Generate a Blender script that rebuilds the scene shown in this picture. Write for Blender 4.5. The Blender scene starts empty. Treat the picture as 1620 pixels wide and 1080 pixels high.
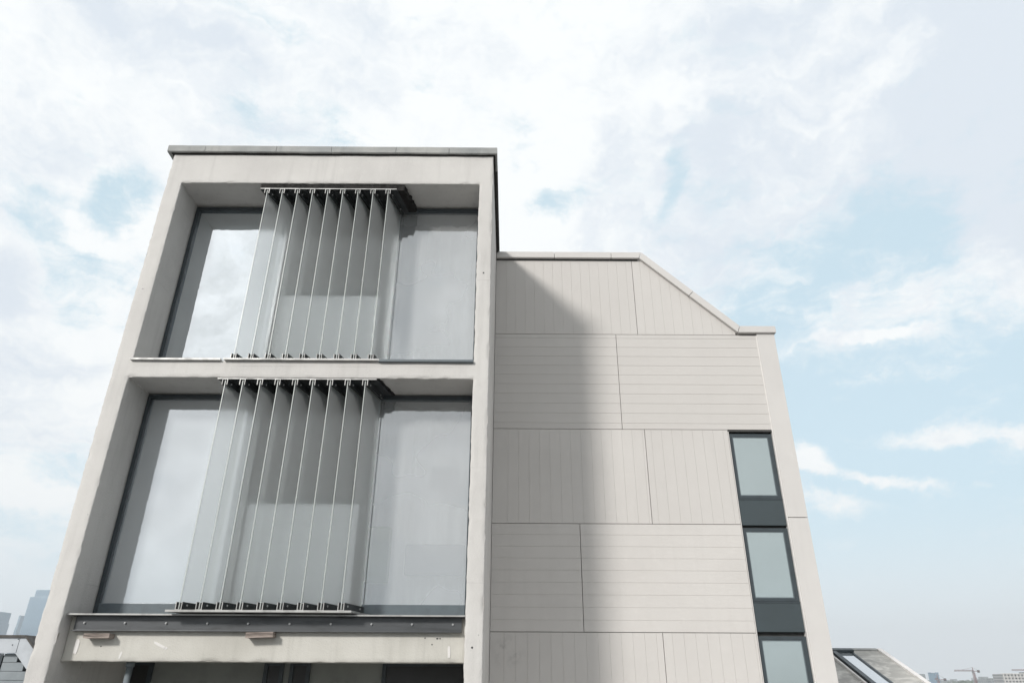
import bpy, bmesh, math, random
from mathutils import Vector, Matrix, noise

random.seed(7)
scene = bpy.context.scene
COL = scene.collection
Z0 = 20.0                      # eye height above the street (the camera stands on a roof)

# ------------------------------------------------------------------ camera
PITCH, ROLL, YAW = 0.45873747, 0.00503184, 0.00133444
F_PX = 1080.0                  # focal length in pixels of the 1620 px wide photograph (24 mm)
_f = Vector((math.sin(YAW)*math.cos(PITCH), math.cos(YAW)*math.cos(PITCH), math.sin(PITCH)))
_r = _f.cross(Vector((0, 0, 1))).normalized(); _u = _r.cross(_f)
CR = math.cos(ROLL)*_r + math.sin(ROLL)*_u
CU = -math.sin(ROLL)*_r + math.cos(ROLL)*_u
cd = bpy.data.cameras.new('camera'); cam = bpy.data.objects.new('camera', cd); COL.objects.link(cam)
cd.sensor_width = 36; cd.lens = 24; cd.clip_start = 0.1; cd.clip_end = 30000
cam.matrix_world = Matrix(((CR.x, CU.x, -_f.x, 0), (CR.y, CU.y, -_f.y, 0), (CR.z, CU.z, -_f.z, Z0), (0, 0, 0, 1)))
scene.camera = cam
def look(px, py):              # direction of a point of the sky, used for the place of the clouds
    d = _f + (px-810)/F_PX*CR + (540-py)/F_PX*CU
    return d.normalized()

# ------------------------------------------------------------------ light
SUN_EL, SUN_AZ = math.radians(27.5), math.radians(33.1)     # sun low, from front left
sl = bpy.data.lights.new('sun', 'SUN'); sun = bpy.data.objects.new('sun', sl); COL.objects.link(sun)
sl.energy = 2.7; sl.angle = math.radians(7.8); sl.color = (1.0, 0.965, 0.92)
to_sun = Vector((-math.sin(SUN_AZ)*math.cos(SUN_EL), -math.cos(SUN_AZ)*math.cos(SUN_EL), math.sin(SUN_EL)))
sun.rotation_euler = to_sun.to_track_quat('Z', 'Y').to_euler()
sun.location = (-30, -40, 60)
scene.view_settings.view_transform = 'Standard'; scene.view_settings.look = 'None'
scene.view_settings.exposure = 0.22; scene.view_settings.gamma = 1.0

# ------------------------------------------------------------------ node helper
class NT:
    def __init__(s, tree): s.t = tree; s.n = tree.nodes; s.l = tree.links; s.n.clear()
    def node(s, kind, ins=None, **props):
        n = s.n.new(kind)
        for k, v in props.items(): setattr(n, k, v)
        for k, v in (ins or {}).items():
            sock = n.inputs[k]
            if isinstance(v, bpy.types.NodeSocket): s.l.new(v, sock)
            else: sock.default_value = v
        return n
    def math(s, op, a, b=0.0, c=0.0, clamp=False):
        return s.node('ShaderNodeMath', {0: a, 1: b, 2: c}, operation=op, use_clamp=clamp).outputs[0]
    def mix(s, f, a, b, mode='MIX'):
        n = s.node('ShaderNodeMix', data_type='RGBA', blend_type=mode)
        for i, v in ((0, f), (6, a), (7, b)):
            if isinstance(v, bpy.types.NodeSocket): s.l.new(v, n.inputs[i])
            else: n.inputs[i].default_value = v
        return n.outputs[2]
    def smooth(s, v, lo, hi, a=0.0, b=1.0):
        n = s.node('ShaderNodeMapRange', {0: v, 1: lo, 2: hi, 3: a, 4: b}, interpolation_type='SMOOTHSTEP')
        return n.outputs[0]
    def noise(s, vec, scale, detail=4, rough=0.55, dist=0.0):
        return s.node('ShaderNodeTexNoise', {'Vector': vec, 'Scale': scale, 'Detail': detail, 'Roughness': rough, 'Distortion': dist})
def c3(r, g=None, b=None):
    if g is None: g = b = r
    return (r, g, b, 1.0)

# ------------------------------------------------------------------ sky: Nishita with thin cloud over most of it
world = bpy.data.worlds.new("World"); scene.world = world; world.use_nodes = True
w = NT(world.node_tree)
tc = w.node('ShaderNodeTexCoord')
gen = w.node('ShaderNodeVectorMath', {0: tc.outputs['Generated']}, operation='NORMALIZE').outputs[0]
sky = w.node('ShaderNodeTexSky', sky_type='NISHITA', sun_disc=False, sun_elevation=SUN_EL,
             sun_rotation=math.radians(180)+SUN_AZ, altitude=50, air_density=1.0, dust_density=2.5, ozone_density=1.2)
# warp so that the cloud edges are ragged
n1 = w.noise(gen, 3.2, 6, 0.6)
sub = w.node('ShaderNodeVectorMath', {0: n1.outputs['Color'], 1: (0.5, 0.5, 0.5)}, operation='SUBTRACT').outputs[0]
wp = w.node('ShaderNodeVectorMath', {0: sub, 3: 0.30}, operation='SCALE').outputs[0]
warp = w.node('ShaderNodeVectorMath', {0: gen, 1: wp}, operation='ADD').outputs[0]
warpn = w.node('ShaderNodeVectorMath', {0: warp}, operation='NORMALIZE').outputs[0]
def blob(px, py, r, ang=0.0, asp=1.0, soft=0.35, src=None):
    """elliptic patch of sky round a direction; r in units of the tangent plane, asp the stretch along ang"""
    d = look(px, py)
    e = Vector((0, 0, 1)).cross(d).normalized()*-1; n = e.cross(d)*-1
    if n.z < 0: n = -n
    a = math.radians(ang)
    t1 = (math.cos(a)*e + math.sin(a)*n)/asp; t2 = -math.sin(a)*e + math.cos(a)*n
    v = src or warpn
    def dot(q): return w.node('ShaderNodeVectorMath', {0: v, 1: q}, operation='DOT_PRODUCT').outputs['Value']
    x = dot(t1); y = dot(t2); z = dot(d)
    q = w.math('ADD', w.math('MULTIPLY', x, x), w.math('MULTIPLY', y, y))
    q = w.math('ADD', w.math('SQRT', q), w.math('MULTIPLY', w.math('LESS_THAN', z, 0.0), 9.0))
    return w.smooth(q, r*(1+soft), r*(1-soft), 0.0, 1.0)
def total(terms):
    acc = None
    for k, b in terms:
        t = w.math('MULTIPLY', b, k)
        acc = t if acc is None else w.math('ADD', acc, t)
    return acc
sub2 = w.node('ShaderNodeVectorMath', {0: w.noise(gen, 9.0, 7, 0.62).outputs['Color'], 1: (0.5, 0.5, 0.5)}, operation='SUBTRACT').outputs[0]
wp2 = w.node('ShaderNodeVectorMath', {0: sub2, 3: 0.085}, operation='SCALE').outputs[0]
WS = w.node('ShaderNodeVectorMath', {0: w.node('ShaderNodeVectorMath', {0: gen, 1: wp2}, operation='ADD').outputs[0]}, operation='NORMALIZE').outputs[0]
CLEAR = [   # patches where the blue shows
    (1.25, blob(95, 372, .040, -25, 2.2, .8, WS)), (1.3, blob(165, 470, .050, 55, 1.8, .8, WS)), (0.9, blob(190, 320, .022, 70, 1.6, .9, WS)),
    (0.6, blob(425, 185, .035, 0, 2.2, .9, WS)), (0.5, blob(405, 5, .03, 0, 2.4, .9, WS)), (0.6, blob(110, 860, .15, 0, 1.6, .9)),
    (0.8, blob(1062, 285, .014, 65, 3.4, .9, WS)), (0.6, blob(875, 330, .018, 10, 2.4, .9, WS)),
    (0.35, blob(1340, 430, .06, 30, 2.0, .9)), (.8, blob(1290, 610, .13, 0, 1.4, .9)), (1.3, blob(1540, 660, .22, -8, 2.0, .8)),
    (1.0, blob(1450, 830, .17, 0, 1.8, .9)), (.45, blob(1390, 335, .04, 10, 1.8, .9)),
]
CLOUD = [   # wisps lying over the clear part
    (1.1, blob(1375, 538, .007, -7, 7.0, .98, WS)), (1.1, blob(1525, 692, .012, -12, 7.5, .98, WS)), (.8, blob(1370, 760, .008, -13, 12, .98, WS)),
    (1.3, blob(1272, 728, .018, -45, 1.4, .95, WS)), (.7, blob(1310, 800, .014, -12, 4.0, .98, WS)), (.8, blob(1490, 470, .055, 2, 3.0, .95, WS)),
    (.5, blob(60, 400, .08, 0, 1.4, .9)), (.6, blob(180, 520, .06, 50, 2.0, .9)), (.6, blob(40, 780, .016, 0, 3.6, .95, WS)),
    (.6, blob(270, 360, .04, 0, 1.2, .9)), (.6, blob(140, 630, .016, -10, 3.2, .95, WS)), (.9, blob(150, 372, .014, -20, 1.8, .95, WS)),
]
GREY = [    # the shaded undersides
    (.8, blob(100, 120, .16, -5, 1.6, .95)), (.7, blob(390, 50, .11, -10, 1.7, .95)), (.7, blob(50, 570, .10, 0, 1.8, .95)),
    (1.5, blob(1560, 220, .10, 60, 1.6, .95)), (.8, blob(1165, 60, .07, 70, 3.2, .95)), (.35, blob(1100, 370, .08, 0, 2.5, .95)),
    (.7, blob(1560, 50, .15, 30, 1.8, .95)), (.55, blob(1330, 190, .26, 40, 1.3, .95)), (1.0, blob(12, 445, .03, 0, 1.7, .9, WS)), (.45, blob(990, 150, .05, 75, 3.6, .95)),
]
fb = w.noise(warp, 5.0, 9, 0.60)
fine = w.noise(warp, 15.0, 9, 0.62)
mapn = w.node('ShaderNodeMapping', {'Vector': warp, 'Rotation': (0, .5, 0), 'Scale': (1, 1, 2.6)}).outputs[0]
streak = w.noise(mapn, 5.0, 9, 0.6)
cov = w.math('SUBTRACT', 1.15, total(CLEAR))
cov = w.math('MAXIMUM', cov, -0.05)
cov = w.math('ADD', cov, total(CLOUD))
cov = w.math('ADD', cov, w.math('MULTIPLY', w.math('SUBTRACT', fb.outputs['Fac'], 0.5), 1.3))
cov = w.math('ADD', cov, w.math('MULTIPLY', w.math('SUBTRACT', fine.outputs['Fac'], 0.5), 1.5))
mist = w.noise(w.node('ShaderNodeMapping', {'Vector': WS, 'Scale': (1, 1, 4.5)}).outputs[0], 11.0, 10, 0.66)
cov = w.math('ADD', cov, w.math('MULTIPLY', w.math('SUBTRACT', mist.outputs['Fac'], 0.5), 1.6))
cmask = w.smooth(cov, 0.0, 1.02)
grey = total(GREY)
gsrc = w.math('ADD', w.math('MULTIPLY', w.math('SUBTRACT', streak.outputs['Fac'], 0.53), 2.2), w.math('MULTIPLY', grey, 0.50))
gsrc = w.math('ADD', gsrc, w.math('MULTIPLY', w.math('SUBTRACT', fine.outputs['Fac'], 0.5), 0.9))
gmask = w.smooth(gsrc, 0.0, 0.85)
K = 10.0     # world strength is 0.1
ccol = w.mix(gmask, (0.870*K, 0.893*K, 0.90*K, 1), (0.665*K, 0.725*K, 0.79*K, 1))
zc = w.node('ShaderNodeSeparateXYZ', {0: gen}).outputs['Z']
# thin high veil over the blue: it whitens the Nishita blue, more towards the horizon
veil = w.smooth(zc, 0.0, 0.45, 0.90, 0.80)
bluecol = w.mix(veil, sky.outputs[0], (0.625*K, 0.79*K, 0.872*K, 1))
cm2 = w.math('MULTIPLY', cmask, w.smooth(zc, 0.02, 0.20, 0.0, 1.0))
col = w.mix(cm2, bluecol, ccol)
# pale band of murk above the horizon
hz = w.smooth(zc, 0.0, 0.22, 1.0, 0.0)
col = w.mix(w.math('MULTIPLY', hz, 0.85), col, (0.82*K, 0.85*K, 0.875*K, 1))
# added dark area in the unseen sky behind the camera, to darken the recesses
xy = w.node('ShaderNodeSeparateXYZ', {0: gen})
sky_dim = w.math('MULTIPLY', w.smooth(xy.outputs[0], 0.02, 0.45), w.smooth(xy.outputs[1], 0.25, -0.15))
col = w.mix(w.math('MULTIPLY', sky_dim, 0.42), col, (0.24*K, 0.26*K, 0.29*K, 1))
# thin cloud round the sun is brighter
sd = w.node('ShaderNodeVectorMath', {0: gen, 1: to_sun}, operation='DOT_PRODUCT').outputs['Value']
glow = w.math('ADD', 1.0, w.math('MULTIPLY', w.smooth(sd, 0.80, 1.0), w.smooth(w.math('ADD', fb.outputs['Fac'], w.math('MULTIPLY', fine.outputs['Fac'], .5)), .60, .95, -.10, .42)))
col = w.node('ShaderNodeVectorMath', {0: col, 3: glow}, operation='SCALE').outputs[0]
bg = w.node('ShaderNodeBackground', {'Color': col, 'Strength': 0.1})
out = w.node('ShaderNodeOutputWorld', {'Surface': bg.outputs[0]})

# ------------------------------------------------------------------ materials
def newmat(name):
    m = bpy.data.materials.new(name); m.use_nodes = True
    return m, NT(m.node_tree)
def finish(t, surf): t.node('ShaderNodeOutputMaterial', {'Surface': surf})
def obj_pos(t):      # world position, so the texture does not depend on how a thing was split
    return t.node('ShaderNodeNewGeometry').outputs['Position']

def mat_concrete(name, base, stain, rough=0.85, bump=0.35, spots=True, streaks=0.5, stain_at=None, joints=False, panels=False):
    m, t = newmat(name); p = obj_pos(t)
    big = t.noise(p, 1.1, 6, 0.6); mid = t.noise(p, 7.0, 6, 0.6); fin = t.noise(p, 60.0, 5, 0.6)
    mp = t.node('ShaderNodeMapping', {'Vector': p, 'Scale': (6.0, 6.0, 0.45)}).outputs[0]
    run = t.noise(mp, 1.6, 6, 0.6)
    c = t.mix(t.smooth(big.outputs['Fac'], 0.35, 0.7), base, stain)
    c = t.mix(t.smooth(run.outputs['Fac'], 0.48, 0.75, 0, streaks), c, tuple(v*0.80 for v in stain[:3])+(1,))
    c = t.mix(t.smooth(mid.outputs['Fac'], 0.55, 0.8, 0, 0.35), c, tuple(min(1, v*1.12) for v in base[:3])+(1,))
    if joints:
        sz_ = t.node('ShaderNodeSeparateXYZ', {0: p}).outputs['Z']
        fz = t.math('FRACT', t.math('MULTIPLY', t.math('ADD', sz_, t.math('MULTIPLY', mid.outputs['Fac'], .012)), 1/1.31))
        k = t.math('MULTIPLY', t.math('LESS_THAN', fz, .0045), t.smooth(big.outputs['Fac'], .40, .60))
        c = t.mix(t.math('MULTIPLY', k, .45), c, tuple(v*.5 for v in stain[:3])+(1,))
        # pores left by air bubbles, and pale scuffs
        po = t.node('ShaderNodeTexVoronoi', {'Vector': p, 'Scale': 30.0}, feature='F1')
        k = t.math('MULTIPLY', t.math('LESS_THAN', po.outputs['Distance'], .12), t.math('GREATER_THAN', big.outputs['Fac'], .52))
        c = t.mix(t.math('MULTIPLY', k, .35), c, tuple(v*.5 for v in stain[:3])+(1,))
    if panels:
        rn = t.node('ShaderNodeObjectInfo').outputs['Random']
        c = t.mix(t.math('MULTIPLY', rn, .55), c, tuple(v*.93 for v in stain[:3])+(1,))
    if stain_at:
        d = t.node('ShaderNodeVectorMath', {0: p, 1: stain_at}, operation='DISTANCE').outputs['Value']
        k = t.math('MULTIPLY', t.smooth(d, .30, .02), t.smooth(mid.outputs['Fac'], .42, .62))
        k = t.math('MULTIPLY', k, t.smooth(run.outputs['Fac'], .35, .6, .4, 1.0))
        c = t.mix(t.math('MULTIPLY', k, .75), c, c3(.33, .32, .31))
    if spots:
        vo = t.node('ShaderNodeTexVoronoi', {'Vector': p, 'Scale': 6.0}, feature='F1')
        ra = t.noise(p, 3.3, 2).outputs['Fac']
        sp = t.math('MULTIPLY', t.math('LESS_THAN', vo.outputs['Distance'], 0.045), t.math('GREATER_THAN', ra, 0.60))
        c = t.mix(t.math('MULTIPLY', sp, 0.7), c, tuple(v*0.35 for v in stain[:3])+(1,))
    h = t.math('ADD', t.math('MULTIPLY', mid.outputs['Fac'], 0.6), t.math('MULTIPLY', fin.outputs['Fac'], 0.4))
    b = t.node('ShaderNodeBump', {'Height': h, 'Strength': bump, 'Distance': 0.012})
    s = t.node('ShaderNodeBsdfPrincipled', {'Base Color': c, 'Roughness': rough, 'Normal': b.outputs[0], 'Specular IOR Level': 0.3})
    finish(t, s.outputs[0]); return m
def mat_plain(name, base, rough=0.5, metal=0.0, var=0.12, scale=8.0, bump=0.05, spec=0.5, stretch=(1, 1, 1)):
    m, t = newmat(name); p = obj_pos(t)
    p = t.node('ShaderNodeMapping', {'Vector': p, 'Scale': stretch}).outputs[0]
    a = t.noise(p, scale, 6, 0.6); f = t.noise(p, scale*9, 4, 0.6)
    dark = tuple(v*(1-var*2.2) for v in base[:3])+(1,)
    c = t.mix(t.smooth(a.outputs['Fac'], 0.4, 0.75), base, dark)
    b = t.node('ShaderNodeBump', {'Height': f.outputs['Fac'], 'Strength': bump, 'Distance': 0.004})
    r = t.smooth(a.outputs['Fac'], 0.3, 0.7, rough*0.85, min(1, rough*1.15))
    s = t.node('ShaderNodeBsdfPrincipled', {'Base Color': c, 'Roughness': r, 'Metallic': metal, 'Normal': b.outputs[0], 'Specular IOR Level': spec})
    finish(t, s.outputs[0]); return m

M = {}
M['concrete'] = mat_concrete('painted_concrete', c3(.605, .59, .568), c3(.545, .53, .512), streaks=.35, bump=.9, joints=True)
M['beam'] = mat_concrete('bare_concrete', c3(.59, .575, .53), c3(.51, .495, .45), streaks=.4, bump=.6)
M['coping'] = mat_concrete('coping_stone', c3(.40, .40, .385), c3(.27, .28, .28), bump=0.9, spots=False)
M['panel'] = mat_concrete('panel_board', c3(.61, .588, .564), c3(.583, .561, .538), bump=0.08, spots=False, streaks=0.14, stain_at=(-.02, 10.65, Z0+.35), panels=True)
M['trim'] = mat_concrete('panel_trim', c3(.61, .592, .573), c3(.58, .562, .545), bump=0.08, spots=False, streaks=0.14)
M['joint'] = mat_plain('dark_joint', c3(.06, .06, .058), 0.9)
M['frame'] = mat_plain('slate_frame', c3(.045, .058, .066), 0.4, var=.08)
M['rail'] = mat_plain('slate_rail', c3(.11, .135, .15), 0.38, var=.08)
M['spandrel'] = mat_plain('slate_spandrel', c3(.050, .066, .073), 0.42, var=.06, scale=2)
M['galv'] = mat_plain('galvanised_steel', c3(.40, .40, .39), 0.5, 0.3, var=.15)
M['clamp'] = mat_plain('shaded_steel', c3(.055, .06, .062), 0.5, 0.3, var=.15)  # steel with the shade of clamp sides and plate underside put into its colour
M['angle'] = mat_plain('grey_painted_steel', c3(.085, .09, .095), 0.42, 0.3, var=.2, scale=5, stretch=(.5, 1, 3))
M['rubber'] = mat_plain('black_gasket', c3(.015), 0.8)
M['bolt'] = mat_plain('zinc_bolt', c3(.5), 0.3, 0.4, var=.05)
M['bitumen'] = mat_plain('bitumen_packing', c3(.030, .028, .027), 0.95, var=.25, scale=14, bump=.8, spec=.2)
M['timber'] = mat_plain('weathered_timber', c3(.36, .30, .265), 0.85, var=.35, scale=12, bump=.5, stretch=(.25, 1, 3))
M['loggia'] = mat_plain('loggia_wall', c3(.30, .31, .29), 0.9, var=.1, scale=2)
M['black'] = mat_plain('dark_opening', c3(.03), 0.35, var=.05)
M['curtain'] = mat_plain('pale_curtain', c3(.80, .81, .82), .9, var=.03)
M['drape'] = mat_plain('brown_grey_drape', c3(.11, .095, .08), .9, var=.1)
M['greencard'] = mat_plain('green_box_card', c3(.26, .36, .12), .8)
M['greycard'] = mat_plain('grey_card', c3(.15, .17, .20), .8)
M['pipe'] = mat_plain('grey_pipe', c3(.20, .23, .25), 0.5)
M['clad'] = mat_plain('grey_cladding', c3(.25, .28, .30), 0.6, var=.08, scale=3)
M['fascia'] = mat_plain('pale_fascia', c3(.48, .51, .545), 0.55, var=.08, scale=3)
M['roofcap'] = mat_plain('dark_capping', c3(.07, .065, .06), 0.7)
M['bright'] = mat_plain('white_flashing', c3(.72, .70, .68), 0.5, var=.06)

def mat_glass_film(name, body, rough, refl, tint=(.96, .98, 1.0), see=0.0):
    """etched glass: a pale body that takes light and shade, under a reflecting front"""
    m, t = newmat(name); p = obj_pos(t)
    n = t.noise(p, 0.55, 3, 0.5)
    c = t.mix(t.smooth(n.outputs['Fac'], 0.35, 0.7), body, tuple(v*0.88 for v in body[:3])+(1,))
    diff = t.node('ShaderNodeBsdfDiffuse', {'Color': c})
    if see:
        tp = t.node('ShaderNodeBsdfTransparent', {'Color': c3(.92, .95, .95)})
        diff = t.node('ShaderNodeMixShader', {0: see, 1: diff.outputs[0], 2: tp.outputs[0]})
    gl = t.node('ShaderNodeBsdfGlossy', {'Color': tuple(tint)+(1,), 'Roughness': rough})
    fr = t.node('ShaderNodeFresnel', {'IOR': 1.5})
    f = t.math('ADD', t.math('MULTIPLY', fr.outputs[0], 1.0), refl, clamp=True)
    mx = t.node('ShaderNodeMixShader', {0: f, 1: diff.outputs[0], 2: gl.outputs[0]})
    finish(t, mx.outputs[0]); return m
M['pane_clear'] = mat_glass_film('satin_pane_reflecting', c3(.22, .27, .30), 0.010, 0.62)
M['pane_satin'] = mat_glass_film('satin_pane', c3(.40, .435, .455), 0.05, 0.46)
M['pane_milky'] = mat_glass_film('milky_pane', c3(.57, .59, .60), 0.03, 0.24, see=.5)
M['pane_wing'] = mat_glass_film('wing_pane', c3(.30, .355, .36), 0.08, 0.26, (.90, .97, .975))
M['pane_vent'] = mat_glass_film('vent_pane', c3(.05, .048, .045), 0.05, 0.04, see=.6)
M['pane_mid'] = mat_glass_film('satin_pane_middle', c3(.42, .445, .455), 0.12, 0.22)
def mat_clear_back():
    m, t = newmat('smooth_pane_back'); tp = t.node('ShaderNodeBsdfTransparent', {'Color': c3(.97)}); finish(t, tp.outputs[0]); return m
M['clear_back'] = mat_clear_back()
def mat_fin():
    """etched face of a glass fin: scatters the light that comes through, and shows blurred what stands behind"""
    m, t = newmat('etched_glass_face')
    tr = t.node('ShaderNodeBsdfTranslucent', {'Color': c3(.93, .95, .955)})
    df = t.node('ShaderNodeBsdfDiffuse', {'Color': c3(.57, .59, .59)})
    rf = t.node('ShaderNodeBsdfRefraction', {'Color': c3(.96, .97, .97), 'Roughness': 0.75, 'IOR': 0.965})
    gl = t.node('ShaderNodeBsdfGlossy', {'Color': c3(.9), 'Roughness': 0.30})
    a = t.node('ShaderNodeMixShader', {0: 0.38, 1: tr.outputs[0], 2: df.outputs[0]})
    b = t.node('ShaderNodeMixShader', {0: 0.62, 1: a.outputs[0], 2: rf.outputs[0]})
    fr = t.node('ShaderNodeFresnel', {'IOR': 1.40})
    c = t.node('ShaderNodeMixShader', {0: fr.outputs[0], 1: b.outputs[0], 2: gl.outputs[0]})
    finish(t, c.outputs[0]); return m
def mat_fin_clear():
    m, t = newmat('smooth_glass_face')
    tp = t.node('ShaderNodeBsdfTransparent', {'Color': c3(.97, .98, .98)})
    gl = t.node('ShaderNodeBsdfGlossy', {'Color': c3(.9), 'Roughness': 0.12})
    c = t.node('ShaderNodeMixShader', {0: .03, 1: tp.outputs[0], 2: gl.outputs[0]})
    finish(t, c.outputs[0]); return m
M['fin'] = mat_fin(); M['fin_clear'] = mat_fin_clear()
M['fin_edge'] = mat_plain('polished_glass_edge', c3(.46, .49, .47), 0.3, var=.05)

# ------------------------------------------------------------------ mesh helpers
class MB:
    """collects shapes, then links them as one mesh object"""
    def __init__(s): s.bm = bmesh.new()
    def box(s, x0, x1, y0, y1, z0, z1, bevel=0.0, jit=0.0, mi=0):
        b = bmesh.new()
        bmesh.ops.create_cube(b, size=1.0)
        for v in b.verts:
            v.co = Vector((x0+(v.co.x+.5)*(x1-x0), y0+(v.co.y+.5)*(y1-y0), z0+(v.co.z+.5)*(z1-z0)))
        if bevel: bmesh.ops.bevel(b, geom=list(b.edges), offset=bevel, segments=2, profile=0.6, affect='EDGES')
        if jit:
            for v in b.verts: v.co += Vector([random.uniform(-jit, jit) for _ in range(3)])
        return s._take(b, mi)
    def _take(s, b, mi=0, mat=None):
        if mat is not None: b.transform(mat)
        off = [s.bm.verts.new(v.co) for v in b.verts]
        b.verts.index_update()
        for f in b.faces:
            nf = s.bm.faces.new([off[v.index] for v in f.verts]); nf.material_index = mi; nf.smooth = f.smooth
        b.free(); return s
    def poly(s, pts, mi=0):
        f = s.bm.faces.new([s.bm.verts.new(p) for p in pts]); f.material_index = mi; return s
    def prism(s, prof, axis, a, b, mi=0):
        """closed profile (list of 2-D points) swept along axis 'x' or 'y' from a to b"""
        def P(q, t): return Vector((q[0], t, q[1])) if axis == 'y' else Vector((t, q[0], q[1]))
        A = [s.bm.verts.new(P(q, a)) for q in prof]; B = [s.bm.verts.new(P(q, b)) for q in prof]
        n = len(prof)
        for i in range(n):
            f = s.bm.faces.new([A[i], A[(i+1) % n], B[(i+1) % n], B[i]]); f.material_index = mi
        for L in (A[::-1], B):
            f = s.bm.faces.new(L); f.material_index = mi
        return s
    def skewbox(s, x0, x1, y0, y1, z0, z1, shift, mi=0, mi_front=None, mi_left=None):
        """box whose rear face (y1) is shifted along x"""
        c = [(x0, y0, z0), (x1, y0, z0), (x1, y0, z1), (x0, y0, z1), (x0+shift, y1, z0), (x1+shift, y1, z0), (x1+shift, y1, z1), (x0+shift, y1, z1)]
        v = [s.bm.verts.new(q) for q in c]
        for k, idx in enumerate(((0, 1, 2, 3), (5, 4, 7, 6), (4, 0, 3, 7), (1, 5, 6, 2), (3, 2, 6, 7), (4, 5, 1, 0))):
            f = s.bm.faces.new([v[i] for i in idx]); f.material_index = (mi_front if (mi_front is not None and k < 2) else mi)
            if mi_left is not None and k == 2: f.material_index = mi_left
        return s
    def skewprofile(s, prof, y0, y1, shift, mi=0, mi_front=0):
        A = [s.bm.verts.new((x, y0, z)) for x, z in prof]; B = [s.bm.verts.new((x+shift, y1, z)) for x, z in prof]; n = len(prof)
        for i in range(n): s.bm.faces.new([A[i], A[(i+1) % n], B[(i+1) % n], B[i]]).material_index = mi
        s.bm.faces.new(A[::-1]).material_index = mi_front; s.bm.faces.new(B).material_index = mi_front
        return s
    def cyl(s, p, q, r, seg=12, mi=0, r2=None):
        p = Vector(p); q = Vector(q); d = (q-p); L = d.length
        b = bmesh.new(); bmesh.ops.create_cone(b, cap_ends=True, segments=seg, radius1=r, radius2=r if r2 is None else r2, depth=L)
        for f in b.faces: f.smooth = len(f.verts) == 4
        return s._take(b, mi, Matrix.Translation((p+q)/2) @ d.to_track_quat('Z', 'Y').to_matrix().to_4x4())
    def build(s, name, mats, parent=None, smooth=False, loc=None):
        bmesh.ops.recalc_face_normals(s.bm, faces=list(s.bm.faces))
        me = bpy.data.meshes.new(name); s.bm.to_mesh(me); s.bm.free()
        for m in (mats if isinstance(mats, (list, tuple)) else [mats]): me.materials.append(m)
        o = bpy.data.objects.new(name, me); COL.objects.link(o)
        if smooth:
            for f in me.polygons: f.use_smooth = True
        if parent is not None:
            o.parent = parent
            if parent.type == 'EMPTY': me.transform(Matrix.Translation(-ROOT[parent.name]))
            else:
                base = parent
                while base.parent is not None: base = base.parent
                me.transform(Matrix.Translation(-ROOT.get(base.name, Vector((0, 0, 0)))))
        elif loc is not None:
            me.transform(Matrix.Translation(-Vector(loc))); o.location = loc
        return o
ROOT = {}
def tag(o, label=None, cat=None, group=None, kind=None):
    for k, v in (('label', label), ('category', cat), ('group', group), ('kind', kind)):
        if v: o[k] = v
    return o
def thing(name, loc, label, cat, group=None):
    o = bpy.data.objects.new(name, None); COL.objects.link(o); o.location = loc; o.empty_display_size = 0.5
    ROOT[o.name] = Vector(loc); return tag(o, label, cat, group)
def copy_tree(o, parent=None):
    c = o.copy(); COL.objects.link(c); c.parent = parent
    for ch in [k for k in bpy.data.objects if k.parent == o]: copy_tree(ch, c)
    return c
def Z(z): return Z0 + z

def keyed(keys, step, ring=0.012, lo=None, hi=None):
    """grid lines through all keys, a thin ring either side of each, and steps between"""
    ks = sorted(keys); L = []
    for a, b in zip(ks[:-1], ks[1:]):
        L += [a, a+ring]
        n = max(1, int(round((b-a-2*ring)/step)))
        L += [a+ring+(b-a-2*ring)*i/n for i in range(1, n)]
        L += [b-ring]
    L.append(ks[-1]); return L
def pierced_wall(name, xk, zk, solid, ys, mat, parent, step=0.045, chip=0.024, outer=None):
    """a slab seen from the front with openings; its arrises are worn and slightly wavy"""
    xs = keyed(xk, step); zs = keyed(zk, step)
    nx, nz = len(xs)-1, len(zs)-1
    S = [[solid((xs[i]+xs[i+1])/2, (zs[j]+zs[j+1])/2) for j in range(nz)] for i in range(nx)]
    def s(i, j): return 0 <= i < nx and 0 <= j < nz and S[i][j]
    bm = bmesh.new(); V = {}
    def isb(i, j):
        q = [s(i-1, j-1), s(i, j-1), s(i-1, j), s(i, j)]
        return any(q) and not all(q)
    def vert(i, j, k):
        key = (i, j, k)
        if key in V: return V[key]
        x, z, y = xs[i], zs[j], ys[k]
        n = noise.noise(Vector((x*2.3, y*2.3, z*2.3))); n2 = noise.noise(Vector((x*9+5, y*4, z*9)))
        n3 = noise.noise(Vector((x*1.1, y*3+9, z*1.1)))
        w = math.exp(-(y-ys[0])*9)
        dx = dz = 0.0; dy = 0.0035*n*w
        if isb(i, j):
            n4 = noise.noise(Vector((x*24+3, y*9, z*24)))
            amp = (0.0020*n3 + 0.0030*n2 + 0.0065*n4)*w
            dx += amp; dz += amp*0.9 + 0.003*n*w
            if k == 0: dy += 0.003 + chip*max(0, n2*1.6)**1.5
        v = bm.verts.new((x+dx, y+dy, Z(z+dz))); V[key] = v; return v
    for i in range(nx):
        for j in range(nz):
            if not S[i][j]: continue
            bm.faces.new([vert(i, j, 0), vert(i+1, j, 0), vert(i+1, j+1, 0), vert(i, j+1, 0)])
            for (di, dj, a, b) in ((-1, 0, (i, j+1), (i, j)), (1, 0, (i+1, j), (i+1, j+1)), (0, -1, (i, j), (i+1, j)), (0, 1, (i+1, j+1), (i, j+1))):
                if not s(i+di, j+dj):
                    for k in range(len(ys)-1):
                        bm.faces.new([vert(*a, k), vert(*a, k+1), vert(*b, k+1), vert(*b, k)])
    m = MB(); m.bm.free(); m.bm = bm
    return m.build(name, mat, parent, smooth=True)

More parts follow.
